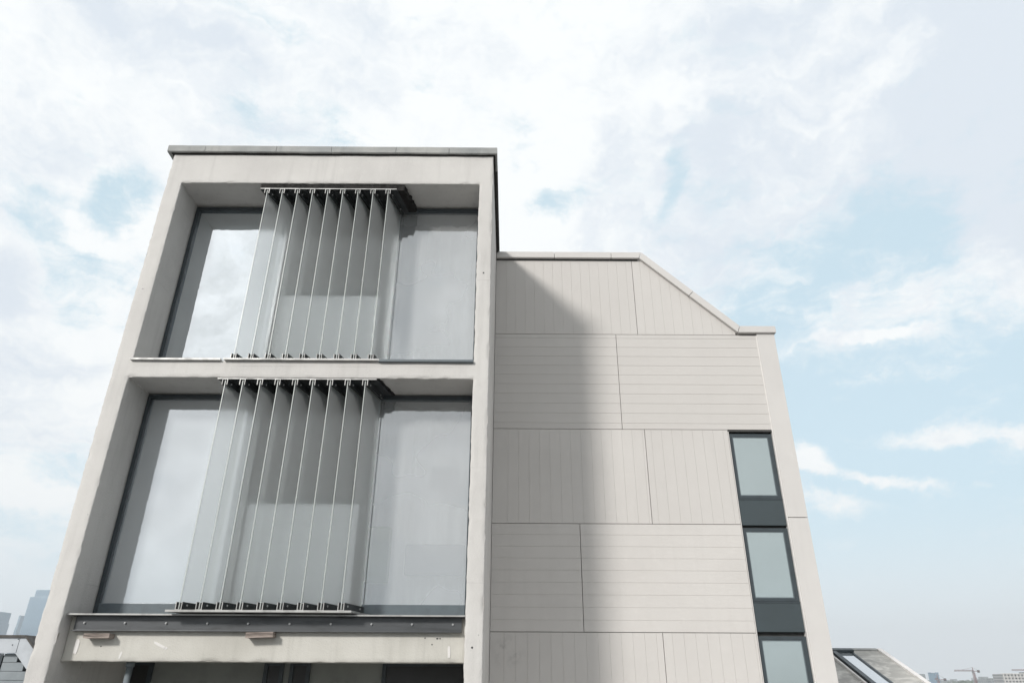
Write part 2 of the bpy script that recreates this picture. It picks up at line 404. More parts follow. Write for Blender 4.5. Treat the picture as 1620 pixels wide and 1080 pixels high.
# ================================================================== THE TOWER
T = thing('tower_building', (-2.7, 8.0, 0), 'pale concrete tower house with two deep framed windows and glass fins', 'building')
XL, XR, TOP = -5.09, -0.285, 7.07
OL, OR_ = -4.87, -0.482
Y0 = 8.0
def solid(x, z):
    if OL < x < OR_ and (3.657 < z < 6.53 or z < 3.418): return False
    return True
REC = 8.60
yy = [8.0, 8.012, 8.05, 8.12, 8.2, 8.3, 8.42, 8.53, REC]
pierced_wall('concrete_frame', [XL, OL, OR_, XR], [-2.6, 3.418, 3.657, 6.53, TOP], solid, yy, M['concrete'], T)
# the body of the tower behind its front frame, and the storeys down to the street
m = MB()
m.box(XL, -4.862, REC, 15.0, Z(-2.6), Z(TOP))            # left flank
m.box(-0.49, XR, REC, 15.0, Z(-2.6), Z(TOP))             # right flank
m.box(-4.862, -0.49, REC+.12, 15.0, Z(6.50), Z(TOP-.01)) # roof slab
m.box(-4.862, -0.49, REC+.12, 15.0, Z(3.45), Z(3.63))    # floor slab
m.box(-4.862, -0.49, 14.8, 14.99, Z(-2.6), Z(6.50))
m.build('side_wall', M['concrete'], T)
m = MB(); m.box(XL, XR, Y0, 15.0, 0, Z(-2.61)); m.build('lower_storeys', M['concrete'], T)

# roof coping: rough slabs laid end to end
xs = [-5.185, -4.62, -3.55, -2.72, -1.75, -0.95, -0.224]
for a, b in zip(xs[:-1], xs[1:]):
    bm = bmesh.new(); n = max(3, int((b-a)/.06))
    prof = [(7.955, 7.075), (7.945, 7.085), (7.945, 7.185), (7.965, 7.20), (8.35, 7.205), (8.35, 7.075)]
    rings = []
    for k in range(n+1):
        x = a+.003+(b-a-.006)*k/n
        r = []
        for (y, z) in prof:
            q = noise.noise(Vector((x*6, y*10, z*10)))*.006 + noise.noise(Vector((x*1.5, 3, z*3)))*.006
            dip = 0.012*(x+5.18)/5
            r.append(bm.verts.new((x, y+q*.7, Z(z+q-dip*0.9+(.006 if z > 7.1 else 0)))))
        rings.append(r)
    for r0, r1 in zip(rings[:-1], rings[1:]):
        for i in range(len(prof)): bm.faces.new([r0[i], r0[(i+1) % 6], r1[(i+1) % 6], r1[i]])
    bm.faces.new(rings[0][::-1]); bm.faces.new(rings[-1])
    m = MB(); m.bm.free(); m.bm = bm; m.build('coping_stone', M['coping'], T)
m = MB(); m.box(XR-.10, -0.226, 8.352, 15.0, Z(7.075), Z(7.19), .004); m.box(-5.17, XL+.10, 8.352, 15.0, Z(7.075), Z(7.19), .004)
m.box(XL+.1, XR-.1, 14.9, 15.0, Z(7.075), Z(7.19))
m.build('roof_edge', M['joint'], T)
m = MB(); m.box(-5.12, -0.256, 7.975, 15.0, Z(7.058), Z(7.0745)); m.build('damp_course', M['bitumen'], T)

# ---- windows (frame with its panes)
FY = 8.55; GY = 8.595
def window(x0, x1, z0, z1, mat, side=.05, top=.055, bottom=.05, fm='frame', split=None, bottom_mat='rail', name='window_frame'):
    f = MB()
    f.box(x0, x0+side, FY, FY+.09, Z(z0), Z(z1), .003); f.box(x1-side, x1, FY, FY+.09, Z(z0), Z(z1), .003)
    f.box(x0+side+.0005, x1-side-.0005, FY+.002, FY+.088, Z(z1-top), Z(z1), .003)
    f.box(x0+side+.0005, x1-side-.0005, FY+.002, FY+.088, Z(z0), Z(z0+bottom), .003, mi=1)
    if split: f.box(x0+side+.0005, x1-side-.0005, FY+.002, FY+.088, Z(split-.03), Z(split+.03), .003)
    fr = f.build(name, [M[fm], M[bottom_mat]], T)
    zs = [(z0+bottom, z1-top, mat)] if not split else [(z0+bottom, split-.03, mat), (split+.03, z1-top, 'pane_vent')]
    for a, b, mm in zs:
        p = MB(); p.box(x0+side-.004, x1-side+.004, GY, GY+.03, Z(a-.004), Z(b+.004))
        pn = p.build('pane', [M[mm], M['clear_back']], fr)
        for f_ in pn.data.polygons:
            if f_.normal.y > .5: f_.material_index = 1
    return fr
for (z0, z1, bot, lm) in ((3.60, 6.50, .05, 'pane_clear'), (0.56, 3.40, .215, 'pane_satin')):
    window(-4.862, -3.33, z0, z1, lm, bottom=bot)
    window(-3.328, -1.82, z0, z1, 'pane_mid', bottom=bot, split=z0+(1.42 if z0 > 2 else 1.44))
    window(-1.818, -0.49, z0, z1, 'pane_milky', bottom=bot, side=.04)
    dr = MB(); nd = 80; xd = [-3.28+1.42*k/nd for k in range(nd+1)]; yd = [8.86+.10*math.sin(x*13+z0*2)+.035*math.sin(x*37+1) for x in xd]
    P_ = [[dr.bm.verts.new((x, y+o_, Z(zz))) for x, y in zip(xd, yd)] for zz, o_ in ((z0+.1, 0), (z1-.03, 0), (z1-.03, .008), (z0+.1, .008))]
    for a_, b_ in ((0, 1), (1, 2), (2, 3)):
        for k in range(nd): dr.bm.faces.new([P_[a_][k], P_[a_][k+1], P_[b_][k+1], P_[b_][k]])
    dr.build('drape', M['drape'], T, smooth=True)
    cu = MB(); nn = 90; zb_, zt_ = z0+.02, z1-.02
    xs_ = [-1.80+1.30*k/nn for k in range(nn+1)]
    ys_ = [8.98+.035*math.sin(x*17+z0)+.02*math.sin(x*41) for x in xs_]
    A = [cu.bm.verts.new((x, y, Z(zb_))) for x, y in zip(xs_, ys_)]; B = [cu.bm.verts.new((x, y+.01*math.sin(x*9), Z(zt_))) for x, y in zip(xs_, ys_)]
    C_ = [cu.bm.verts.new((x, y+.006, Z(zt_))) for x, y in zip(xs_, ys_)]; D_ = [cu.bm.verts.new((x, y+.006, Z(zb_))) for x, y in zip(xs_, ys_)]
    for k in range(nn): cu.bm.faces.new([A[k], A[k+1], B[k+1], B[k]]); cu.bm.faces.new([B[k], B[k+1], C_[k+1], C_[k]]); cu.bm.faces.new([C_[k], C_[k+1], D_[k+1], D_[k]])
    cu.build('curtain', M['curtain'], T, smooth=True)

# ---- things standing inside behind the milky pane
def inside(name, x0, x1, y0, y1, z0, z1, mat, label, cat):
    m = MB(); m.box(x0, x1, y0, y1, Z(z0), Z(z1), .02)
    m.box(x0+.03, x1-.03, y0-.008, y0-.001, Z(z0+.03), Z(z1-.03), .003)
    o = m.build(name, M[mat], None, loc=((x0+x1)/2, (y0+y1)/2, Z(z0))); return tag(o, label, cat)
inside('display_screen', -1.03, -.66, 8.70, 8.74, 2.18, 2.48, 'greycard', 'grey screen faint behind the lower milky pane, high beside the right pier', 'screen')
inside('green_box', -1.90, -1.50, 8.72, 8.90, 1.05, 1.71, 'greencard', 'green box seen faintly behind the lower milky pane beside the last glass fin', 'box')
inside('storage_box', -1.30, -.56, 8.73, 8.90, 1.14, 1.50, 'greycard', 'wide grey box seen faintly behind the lower milky pane near its bottom', 'box')

# ---- glass fins with their clamps; everything is skewed 11 degrees
SH = .115; YF, YB = 7.995, 8.525
def fin_bank(x_first, x_last, zb, zt, base_x, base_mat, top_x):
    # base plate, head plate, packing above the head plate
    p = MB(); p.skewbox(base_x[0], base_x[1], 7.955, YB+.01, Z(zb-.022), Z(zb), SH); p.build('base_plate', M['galv'], T)
    p = MB(); p.skewbox(top_x[0], top_x[1], 7.985, YB+.015, Z(zt), Z(zt+.014), SH, mi=1, mi_front=0); p.build('head_plate', [M['galv'], M['clamp']], T)
    step = (x_last-x_first)/8
    proto = None
    for i in range(9):
        x = x_first+step*i
        if i == 0:
            g = MB()
            # glass: polished front and rear edges, etched faces
            g.skewbox(x-.0048, x+.0048, YF, YB-.01, Z(zb+.012), Z(zt-.012), SH*.95, mi=0, mi_front=1, mi_left=2)
            fin = g.build('glass_fin', [M['fin'], M['fin_edge'], M['fin_clear']], T)
            def U(ho, hi, zw, tk, ze):       # channel: web at zw, legs reaching ze
                k = 1 if ze > zw else -1
                return [(x-ho, Z(zw)), (x+ho, Z(zw)), (x+ho, Z(ze)), (x+hi, Z(ze)), (x+hi, Z(zw+k*tk)), (x-hi, Z(zw+k*tk)), (x-hi, Z(ze)), (x-ho, Z(ze))]
            for (zw, ze) in ((zb+.0005, zb+.082), (zt-.0005, zt-.078)):
                c = MB(); c.skewprofile(U(.0355, .0265, zw, .006, ze), YF-.012, YB-.012, SH, 1, 0); cl = c.build('clamp', [M['galv'], M['clamp']], fin)
                k = 1 if ze > zw else -1
                r = MB(); r.skewprofile(U(.026, .0072, zw+k*.0065, .005, ze-k*.008), YF+.004, YB-.02, SH); r.build('gasket', M['rubber'], fin)
            for zz in (zb+.05, zt-.045):
                for yb in (YF+.07, YF+.40):
                    xo = x+SH*(yb-YF)/(YB-YF)
                    b = MB(); b.cyl((xo+.034, yb, Z(zz)), (xo+.047, yb, Z(zz)), .011, 8); b.build('bolt', M['bolt'], fin)
            proto = fin
        else:
            c = copy_tree(proto, T); c.location.x = proto.location.x+step*i
fin_bank(-3.580, -1.812, 3.672, 6.412, (-3.69, -1.692), 'galv', (-3.685, -1.690))
fin_bank(-3.620, -1.846, 0.660, 3.392, (-3.745, -1.722), 'galv', (-3.722, -1.704))
# ragged bitumen packing between head plate and soffit
def packing(x0, x1, z0, z1, y0, y1, sh, seed):
    bm = bmesh.new(); n = 70
    F, B = [], []
    for k in range(n+1):
        x = x0+(x1-x0)*k/n
        q = noise.noise(Vector((x*7, seed, 0)))*.008+noise.noise(Vector((x*22, seed, 4)))*.007
        F.append([bm.verts.new((x, y0+q, Z(z0-abs(q)*.5))), bm.verts.new((x, y0+q*1.2, Z(z1)))])
        B.append([bm.verts.new((x+sh, y1, Z(z0))), bm.verts.new((x+sh, y1, Z(z1)))])
    for k in range(n):
        bm.faces.new([F[k][0], F[k+1][0], F[k+1][1], F[k][1]]); bm.faces.new([F[k][0], B[k][0], B[k+1][0], F[k+1][0]])
    mid = []
    for k in range(0, 15):        # ragged right end
        t = k/14; q = noise.noise(Vector((t*9, seed+3, 1)))*.03+noise.noise(Vector((t*30, seed, 1)))*.015
        mid.append([bm.verts.new((x1+sh*t+.02+q*(t > 0), y0+(y1-y0)*t, Z(z0))), bm.verts.new((x1+sh*t+.02+q*(t > 0), y0+(y1-y0)*t, Z(z1)))])
    for a, b in zip(mid[:-1], mid[1:]): bm.faces.new([a[0], b[0], b[1], a[1]])
    bm.faces.new([F[-1][0], mid[0][0], mid[0][1], F[-1][1]])
    bm.faces.new([F[-1][0], B[-1][0], mid[-1][0]]+[q[0] for q in mid[-2::-1]])
    m = MB(); m.bm.free(); m.bm = bm; return m.build('packing', M['bitumen'], T)
packing(-3.70, -1.605, 6.4275, 6.527, 8.022, 8.545, .115, 2.0)
packing(-3.62, -1.69, 3.4065, 3.424, 8.010, 8.545, .115, 9.0)

# ---- sills of the upper window
m = MB(); m.box(-4.885, -3.725, 7.962, FY, Z(3.645), Z(3.674), .003); m.build('sill_plate', M['galv'], T)
m = MB(); m.box(-1.700, -0.484, 7.958, FY, Z(3.636), Z(3.668), .003); m.build('sill_plate', M['rail'], T)
# ---- steel channel below the lower window
m = MB()
m.box(-4.862, -0.492, 8.066, FY, Z(.610), Z(.624), .002)
m.box(-4.80, -0.527, 8.150, 8.164, Z(.452), Z(.609), .002)
m.box(-4.80, -0.527, 8.118, 8.149, Z(.452), Z(.462), .002)
ch = m.build('steel_channel', M['angle'], T)
m = MB(); m.box(-4.862, -0.492, 8.058, 8.0655, Z(.609), Z(.6255), .001); m.build('flange_edge', M['galv'], ch)
for x in (-4.69, -4.244, -3.79, -3.335, -2.885, -2.427, -1.974, -1.525, -1.078, -.627):
    b = MB(); b.cyl((x, 8.1495, Z(.535)), (x, 8.138, Z(.535)), .012, 6); b.cyl((x, 8.138, Z(.535)), (x, 8.130, Z(.535)), .006, 8)
    b.build('bolt', M['bolt'], ch)
# ---- bare beam below it, set back from the piers
bm_obj = pierced_wall('concrete_beam', [-4.868, -0.484], [0.152, 0.606], lambda x, z: True, [8.19, 8.202, 8.25, 8.4, REC], M['beam'], T, chip=.02)
# white paint daubs and drilled holes on the beam
def daub(pts, mat, y=8.1855):
    m = MB(); vs = [(x, y, Z(z)) for x, z in pts]; vb = [(x, 8.2, Z(z)) for x, z in pts]
    A = [m.bm.verts.new(p) for p in vs]; B = [m.bm.verts.new(p) for p in vb]
    m.bm.faces.new(A)
    for i in range(len(A)): m.bm.faces.new([A[i], A[(i+1) % len(A)], B[(i+1) % len(A)], B[i]])
    return m.build('paint_daub', M[mat], bm_obj)
def ragged(cx, cz, w, h, ang=0, n=18, seed=0):
    r = []
    for k in range(n):
        a = 2*math.pi*k/n; q = 1+.25*noise.noise(Vector((math.cos(a)*2, math.sin(a)*2, seed)))
        x = abs(math.cos(a))**.6*math.copysign(1, math.cos(a))*w*q; z = abs(math.sin(a))**.6*math.copysign(1, math.sin(a))*h*q
        r.append((cx+x*math.cos(ang)-z*math.sin(ang), cz+x*math.sin(ang)+z*math.cos(ang)))
    return r
daub(ragged(-3.83, .315, .075, .012, -.42, seed=1), 'bright')
daub(ragged(-3.755, .285, .016, .012, .5, seed=4), 'bright')
daub(ragged(-4.735, .30, .022, .075, .0, seed=2), 'bright')
daub(ragged(-4.235, .215, .010, .035, -.2, seed=3), 'bright')
daub(ragged(-.66, .26, .015, .060, .05, seed=5), 'bright')
m = MB()
for x, z in ((-.79, .395), (-.80, .395), (-.765, .395), (-.85, .335), (-.93, .40), (-4.47, .30)):
    m.cyl((x, 8.189, Z(z)), (x, 8.20, Z(z)), .008, 8)
m.build('drill_hole', M['black'], bm_obj)
for x, z in ((-.386, 5.0), (-5.0, 4.72), (-.40, .30)):
    m = MB(); m.cyl((x, 7.996, Z(z)), (x, 8.012, Z(z)), .011, 8); m.build('drill_hole', M['black'], T)

# ---- recessed storey below the beam
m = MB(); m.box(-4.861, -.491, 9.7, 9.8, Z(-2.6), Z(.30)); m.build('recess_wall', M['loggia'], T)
m = MB(); m.box(-4.861, -.491, REC+.002, 9.7, Z(.20), Z(.30)); m.build('recess_ceiling', M['beam'], T)
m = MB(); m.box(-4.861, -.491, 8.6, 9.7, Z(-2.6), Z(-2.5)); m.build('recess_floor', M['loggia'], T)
def dark_window(x0, x1, z0, z1, y):
    f = MB(); f.box(x0, x0+.05, y-.04, y, Z(z0), Z(z1), .003); f.box(x1-.05, x1, y-.04, y, Z(z0), Z(z1), .003)
    f.box(x0+.051, x1-.051, y-.039, y, Z(z1-.05), Z(z1), .003); f.box(x0+.051, x1-.051, y-.039, y, Z(z0), Z(z0+.05), .003)
    fr = f.build('window_frame', M['frame'], T)
    p = MB(); p.box(x0+.046, x1-.046, y-.02, y-.004, Z(z0+.046), Z(z1-.046)); p.build('pane', M['black'], fr)
dark_window(-3.13, -2.88, -2.2, .19, 9.699); dark_window(-2.80, -2.54, -2.2, .19, 9.699)
dark_window(-1.62, -.50, -2.45, .19, 9.699); dark_window(-4.85, -4.55, -2.45, .19, 9.699)
m = MB(); m.cyl((-4.22, 8.42, Z(-2.55)), (-4.22, 8.42, Z(.16)), .034, 16); m.cyl((-4.22, 8.42, Z(.10)), (-4.22, 8.42, Z(.155)), .046, 16)
m.build('drainpipe', M['pipe'], T)

# ---- two scraps of timber wedged under the steel channel
def timber(x0, x1, z0, z1, y0, label, tilt):
    t = MB(); t.box(x0, x1, y0+.05, 8.186, Z(z0), Z(z1), .004, .0025)
    o = t.build('timber_block', M['timber'], None, loc=((x0+x1)/2, y0, Z(z0)))
    o.rotation_euler = (0, tilt, 0)
    return tag(o, label, 'timber block')
timber(-4.625, -4.345, .378, .425, 8.02, 'short weathered timber block under the left end of the steel channel', .0)
timber(-2.87, -2.57, .392, .445, 8.02, 'short split timber block fixed below the steel channel under the glass fins', -.03)

# ================================================================== THE PANELLED WING
YW = 10.65
W = thing('panelled_building', (2.2, 10.65, 0), 'light grey panelled wing with sloped roof corner and column of narrow windows', 'building')
XA, XB, XC, XD, XE = -0.2835, 2.3667, 3.9642, 4.2847, 4.5903
WT, WL = 6.9669, 5.4483
m = MB()
m.prism([(XA, 0), (XE, 0), (XE, Z(WL-.02)), (XC, Z(WL-.02)), (XB-.02, Z(WT-.02)), (XA, Z(WT-.02))], 'y', YW+.10, 18.0)
m.build('wall_core', M['joint'], W)
m = MB(); m.prism([(XE-.3, 0), (XE+.001, 0), (XE+.001, Z(WL-.01)), (XE-.3, Z(WL-.01))], 'y', YW+.101, 18.01); m.build('end_wall', M['trim'], W)
GAP = .0045
def slope_z(x): return WT+(x-XB)*(WL-WT)/(XC-XB)
def panel(x0, x1, z0, z1, mode, pitch, off=None, clip=False, gw=None):
    """one cladding panel with fine grooves milled into its face; mode 'h' or 'v'"""
    gw = gw or (.0048 if mode == 'h' else .0034)
    x0 += GAP; x1 -= GAP; z0 += GAP; z1 -= GAP
    m = MB(); yb = YW+.098; yf = YW; yg = YW+.004
    L0, L1 = (z0, z1) if mode == 'h' else (x0, x1)
    cuts = []; q = L0+(off if off is not None else pitch)
    while q < L1-.03: cuts.append(q); q += pitch
    pr = [(L0, yf)]
    for c in cuts: pr += [(c-gw/2, yf), (c-gw/2+.0008, yg), (c+gw/2-.0008, yg), (c+gw/2, yf)]
    pr.append((L1, yf))
    def top(x): return min(z1, slope_z(x)-.0) if clip else z1
    bm = m.bm
    if mode == 'h':
        A = [bm.verts.new((x0, y, Z(q))) for q, y in pr]; B = [bm.verts.new((x1, y, Z(q))) for q, y in pr]
    else:
        A = [bm.verts.new((q, y, Z(z0))) for q, y in pr]; B = [bm.verts.new((q, y, Z(top(q)))) for q, y in pr]
    for i in range(len(pr)-1): bm.faces.new([A[i], A[i+1], B[i+1], B[i]])
    # edges returning to the wall
    def back(v): return bm.verts.new((v.co.x, yb, v.co.z))
    for (a, b) in ((A[0], B[0]), (A[-1], B[-1])): bm.faces.new([a, b, back(b), back(a)])
    for row in (A, B):
        bm.faces.new([row[0], row[-1], back(row[-1]), back(row[0])])
    return m.build('cladding_panel', M['panel'], W)
Zj = [6.9619, 5.4078, 3.6713, 2.1468, 0.6094, -0.9171, -2.4554]
PV, PH = 0.1681, 0.1728
panel(XA, 2.2138, Zj[1], Zj[0], 'v', PV, .19)
panel(2.2138, 3.9297, Zj[1], Zj[0], 'v', PV, .14, clip=True)
panel(XA, 1.8292, Zj[2], Zj[1], 'h', PH, .10)
panel(1.8292, XD, Zj[2], Zj[1], 'h', PH, .10)
panel(XA, 2.1892, Zj[3], Zj[2], 'v', PV, .24)
panel(2.1892, 3.55, Zj[3], Zj[2], 'v', PV, .10)
panel(XA, 1.0719, Zj[4], Zj[3], 'h', PH, .155)
panel(1.0719, 3.55, Zj[4], Zj[3], 'h', PH, .155)
panel(XA, 2.201, Zj[5], Zj[4], 'v', PV, .20)
panel(2.201, 3.55, Zj[5], Zj[4], 'v', PV, .13)
panel(XA, 0.9861, Zj[6], Zj[5], 'h', PH, .155)
panel(0.9861, 3.55, Zj[6], Zj[5], 'h', PH, .155)
# pale corner strip in two lengths, a hair proud of the panels
for a, b in ((2.2592, WL+0.), (-0.9171, 2.2513), (-4.0431, -0.925)):
    m = MB(); m.box(XD+.004, XE+.004, YW-.022, YW+.0985, Z(a), Z(b-.002), .004); m.build('corner_strip', M['trim'], W)
m = MB(); m.box(XD-.012, XD+.0035, YW-.010, YW+.097, Z(-4), Z(WL-.05), .003); m.build('corner_bead', M['bright'], W)
m = MB(); m.box(3.5505, 3.562, YW-.004, YW+.097, Z(-4), Z(3.638), .002); m.build('window_bead', M['trim'], W)
m = MB(); m.box(XA, XE, YW+.02, 18.0, 0.0, Z(-4.1)); m.build('lower_storeys', M['panel'], W)
# windows and spandrels
def wing_window(zt):
    x0, x1 = 3.568, 4.270; yf = YW+.035
    f = MB(); h = 1.060
    f.box(x0, x0+.052, yf, yf+.06, Z(zt-h), Z(zt), .003); f.box(x1-.062, x1, yf, yf+.06, Z(zt-h), Z(zt), .003)
    f.box(x0+.0525, x1-.0625, yf+.001, yf+.059, Z(zt-.048), Z(zt), .003); f.box(x0+.0525, x1-.0625, yf+.001, yf+.059, Z(zt-h), Z(zt-h+.045), .003)
    fr = f.build('window_frame', M['frame'], W)
    p = MB(); p.box(x0+.049, x1-.059, yf+.018, yf+.04, Z(zt-h+.042), Z(zt-.045)); p.build('pane', M['pane_wing'], fr)
    g = MB()      # fine inner bead of the sash
    a, b, c, d = x0+.0525, x1-.0625, zt-h+.0455, zt-.0485
    g.box(a, a+.012, yf+.008, yf+.0175, Z(c), Z(d)); g.box(b-.012, b, yf+.008, yf+.0175, Z(c), Z(d))
    g.box(a+.0125, b-.0125, yf+.008, yf+.0175, Z(d-.012), Z(d)); g.box(a+.0125, b-.0125, yf+.008, yf+.0175, Z(c), Z(c+.012))
    g.build('sash_bead', M['rail'], fr)
    s = MB(); s.box(x0, x1, yf-.005, yf+.06, Z(zt-h-.414), Z(zt-h-.002), .004)
    s.build('spandrel_panel', M['spandrel'], W)
    n = MB(); n.box(x0, x1, yf-.012, yf-.0055, Z(zt-h-.020), Z(zt-h-.004)); n.build('drip_bar', M['frame'], W)
for zt in (3.6141, 2.1004, 0.57, -0.9615): wing_window(zt)
m = MB(); m.box(3.550, 4.278, YW+.0, YW+.09, Z(3.641), Z(3.664), .002); m.build('head_flashing', M['joint'], W)
# coping in mitred lengths
CT = .125
def cope(p, q, bev=(0, 0)):
    (x0, z0), (x1, z1) = p, q
    m = MB(); d = Vector((x1-x0, 0, z1-z0)).normalized(); g = .004
    up = Vector((-d.z, 0, d.x))
    y0, y1 = YW-.065, YW+.40
    P0 = Vector((x0, 0, Z(z0)))+d*g; P1 = Vector((x1, 0, Z(z1)))-d*g
    def mit(P, b): return P+up*CT+d*b
    prof = [P0, P1, mit(P1, bev[1]), mit(P0, bev[0])]
    b = bmesh.new()
    A = [b.verts.new((v.x, y0, v.z)) for v in prof]; B = [b.verts.new((v.x, y1, v.z)) for v in prof]
    for i in range(4): b.faces.new([A[i], A[(i+1) % 4], B[(i+1) % 4], B[i]])
    b.faces.new(A[::-1]); b.faces.new(B)
    bmesh.ops.recalc_face_normals(b, faces=list(b.faces))
    bmesh.ops.bevel(b, geom=list(b.edges), offset=.004, segments=2, affect='EDGES')
    m._take(b); m.build('coping_section', M['trim'], W)
cz = WT-.01
ang = math.atan2(WT-WL, XC-XB); mt = CT*math.tan(ang/2)
cope((XA+.003, cz), (.79, cz)); cope((.79, cz), (1.835, cz)); cope((1.835, cz), (XB-.02, cz), (0, mt))
sx, sz = XB-.02, cz; ex, ez = XC-.01, WL-.015
cope((sx, sz), (sx+(ex-sx)*.52, sz+(ez-sz)*.52), (-mt, 0)); cope((sx+(ex-sx)*.52, sz+(ez-sz)*.52), (ex, ez), (0, -mt))
cope((ex, ez), (XE+.035, ez), (mt, 0))
m = MB(); m.box(XA, 2.325, YW-.012, YW-.002, Z(WT-.040), Z(WT-.012)); m.build('painted_shadow_strip', M['joint'], W)  # dark-coloured strip stands in for the shadow under the coping
# roof behind
m = MB(); m.prism([(XA, Z(WT-.015)), (XB-.03, Z(WT-.015)), (XC, Z(WL-.015)), (XE, Z(WL-.015)), (XE, Z(WL+.01)), (XC+.01, Z(WL+.01)), (XB-.02, Z(WT+.01)), (XA, Z(WT+.01))], 'y', YW+.402, 18.0)
m.build('roof', M['clad'], W)

# ================================================================== NEIGHBOUR AT THE LEFT EDGE
N = thing('clad_building', (-11.0, 14.0, 0), 'grey boarded rooftop house with white fascia at lower left edge', 'building')
cx, cy = -9.08, 14.0
ca = math.radians(30.8); dirS = Vector((-math.sin(ca), math.cos(ca), 0))*1.0    # side wall runs back
def rotbox(mb, p, d, length, thick, z0, z1, outn, mi=0):
    """box along d from p, thickness outward"""
    p = Vector(p); a = p; b = p+d*length; o = outn*thick
    prof = [a, b, b+o, a+o]
    lo = [mb.bm.verts.new((v.x, v.y, Z(z0))) for v in prof]; hi = [mb.bm.verts.new((v.x, v.y, Z(z1))) for v in prof]
    for i in range(4):
        f = mb.bm.faces.new([lo[i], lo[(i+1) % 4], hi[(i+1) % 4], hi[i]]); f.material_index = mi
    for L in (lo[::-1], hi):
        f = mb.bm.faces.new(L); f.material_index = mi
# its roof edge turns down in a slope at the right end
q = .92; sl_ = 1.4          # drop per metre, length
def slopeband(zt, zb_, y0, y1, x_in=0.0):
    # band running level, then down the slope
    return [(-16, Z(zt)), (cx, Z(zt)), (cx+sl_, Z(zt-q*sl_)), (cx+sl_, Z(zt-q*sl_-(zt-zb_)*1.45)), (cx-x_in, Z(zb_)), (-16, Z(zb_))]
m = MB(); m.prism(slopeband(.700, .655, 0, 0), 'y', cy-.03, cy+5.0); m.build('capping', M['roofcap'], N)
m = MB(); m.prism(slopeband(.654, .395, 0, 0, .13), 'y', cy, cy+.08); m.build('fascia', M['fascia'], N)
m = MB(); m.box(cx-.118, cx-.112, cy-.004, cy-.0005, Z(.398), Z(.652)); m.build('fascia_joint', M['frame'], N)
m = MB()
for k in range(22):
    zt = .385-k*.15
    m.box(-9.46, cx-.12+k*.15/q*.95, cy+.10, cy+.18, Z(zt-.144), Z(zt), .004)
m.build('boarding', M['clad'], N)
m = MB(); m.box(-16, -9.47, cy+.085, cy+.10, Z(.340), Z(.389)); m.build('soffit', M['fascia'], N)
f = MB(); f.box(-9.72, -9.60, cy+.10, cy+.2, Z(-3), Z(.355), .004); f.box(-9.52, -9.47, cy+.08, cy+.2, Z(-3), Z(.355), .004); f.box(-12, -9.73, cy+.1, cy+.2, Z(.30), Z(.355), .004)
fr = f.build('window_frame', M['frame'], N)
p = MB(); p.box(-12, -9.72, cy+.16, cy+.19, Z(-3), Z(.31)); p.build('pane', M['pane_wing'], fr)
m = MB()
for x, z in ((-9.22, .63), (-9.30, .53)):
    m = MB(); m.cyl((x, cy-.001, Z(z)), (x, cy-.008, Z(z)), .010, 8); m.build('screw', M['frame'], N)
m = MB(); m.box(-16, cx-.15, cy+.2, cy+6, 0, Z(.35)); m.build('wall', M['clad'], N)

# ================================================================== SLATE ROOF WITH ROOFLIGHT AT LOWER RIGHT
def mat_slate():
    m, t = newmat('weathered_slate'); p = obj_pos(t)
    mp = t.node('ShaderNodeMapping', {'Vector': p, 'Rotation': (0, 0, .5), 'Scale': (1, 1.7, 1)}).outputs[0]
    a = t.noise(mp, 3.0, 7, 0.65, 0.6); b = t.noise(p, 25, 5, .6); lg = t.noise(p, .8, 3, .5)
    c = t.mix(t.smooth(a.outputs['Fac'], .40, .66), c3(.34, .335, .32), c3(.58, .57, .54))
    c = t.mix(t.smooth(lg.outputs['Fac'], .4, .7, 0, .5), c, c3(.40, .39, .36))
    c = t.mix(t.smooth(b.outputs['Fac'], .5, .8, 0, .35), c, c3(.20))
    br = t.node('ShaderNodeBump', {'Height': a.outputs['Fac'], 'Strength': .5, 'Distance': .02})
    s = t.node('ShaderNodeBsdfPrincipled', {'Base Color': c, 'Roughness': .85, 'Normal': br.outputs[0]}); finish(t, s.outputs[0]); return m
M['slate'] = mat_slate()
D3 = 16.0; RZ = .0367*D3; RX = .4982*D3
D4 = RX/.5513; RZ4 = -.0024*D4; SL = (RZ-RZ4)/(D3-D4)
R = thing('slate_roof_building', (RX-2, D3, 0), 'grey mottled slate roof with a rooflight beside the panelled wing', 'building')
def on_roof(x, y, lift=0.0): return Vector((x, y-lift*SL/math.hypot(1, SL)*1.0, Z(RZ-(D3-y)*SL)+lift/math.hypot(1, SL)))
YE = 9.0 + 3.0
def roof_slab(name, x0, x1, ya, yb, l0, l1, mat, parent, mb=None):
    m = mb or MB()
    c = [on_roof(x, y, l) for l in (l0, l1) for (x, y) in ((x0, ya), (x1, ya), (x1, yb), (x0, yb))]
    v = [m.bm.verts.new(q) for q in c]
    for idx in ((0, 1, 2, 3), (4, 5, 6, 7), (0, 1, 5, 4), (1, 2, 6, 5), (2, 3, 7, 6), (3, 0, 4, 7)): m.bm.faces.new([v[i] for i in idx])
    if mb is None: return m.build(name, mat, parent)
roof_slab('roof', 5.2, RX-.10, YE, D3, -.15, 0, M['slate'], R)
roof_slab('verge', RX-.098, RX, YE, D3+.02, -.2, .035, M['bright'], R)
m = MB(); roof_slab(None, 5.2, RX-.10, D3-.03, D3+.06, -.02, .02, None, None, m); m.build('ridge', M['coping'], R)
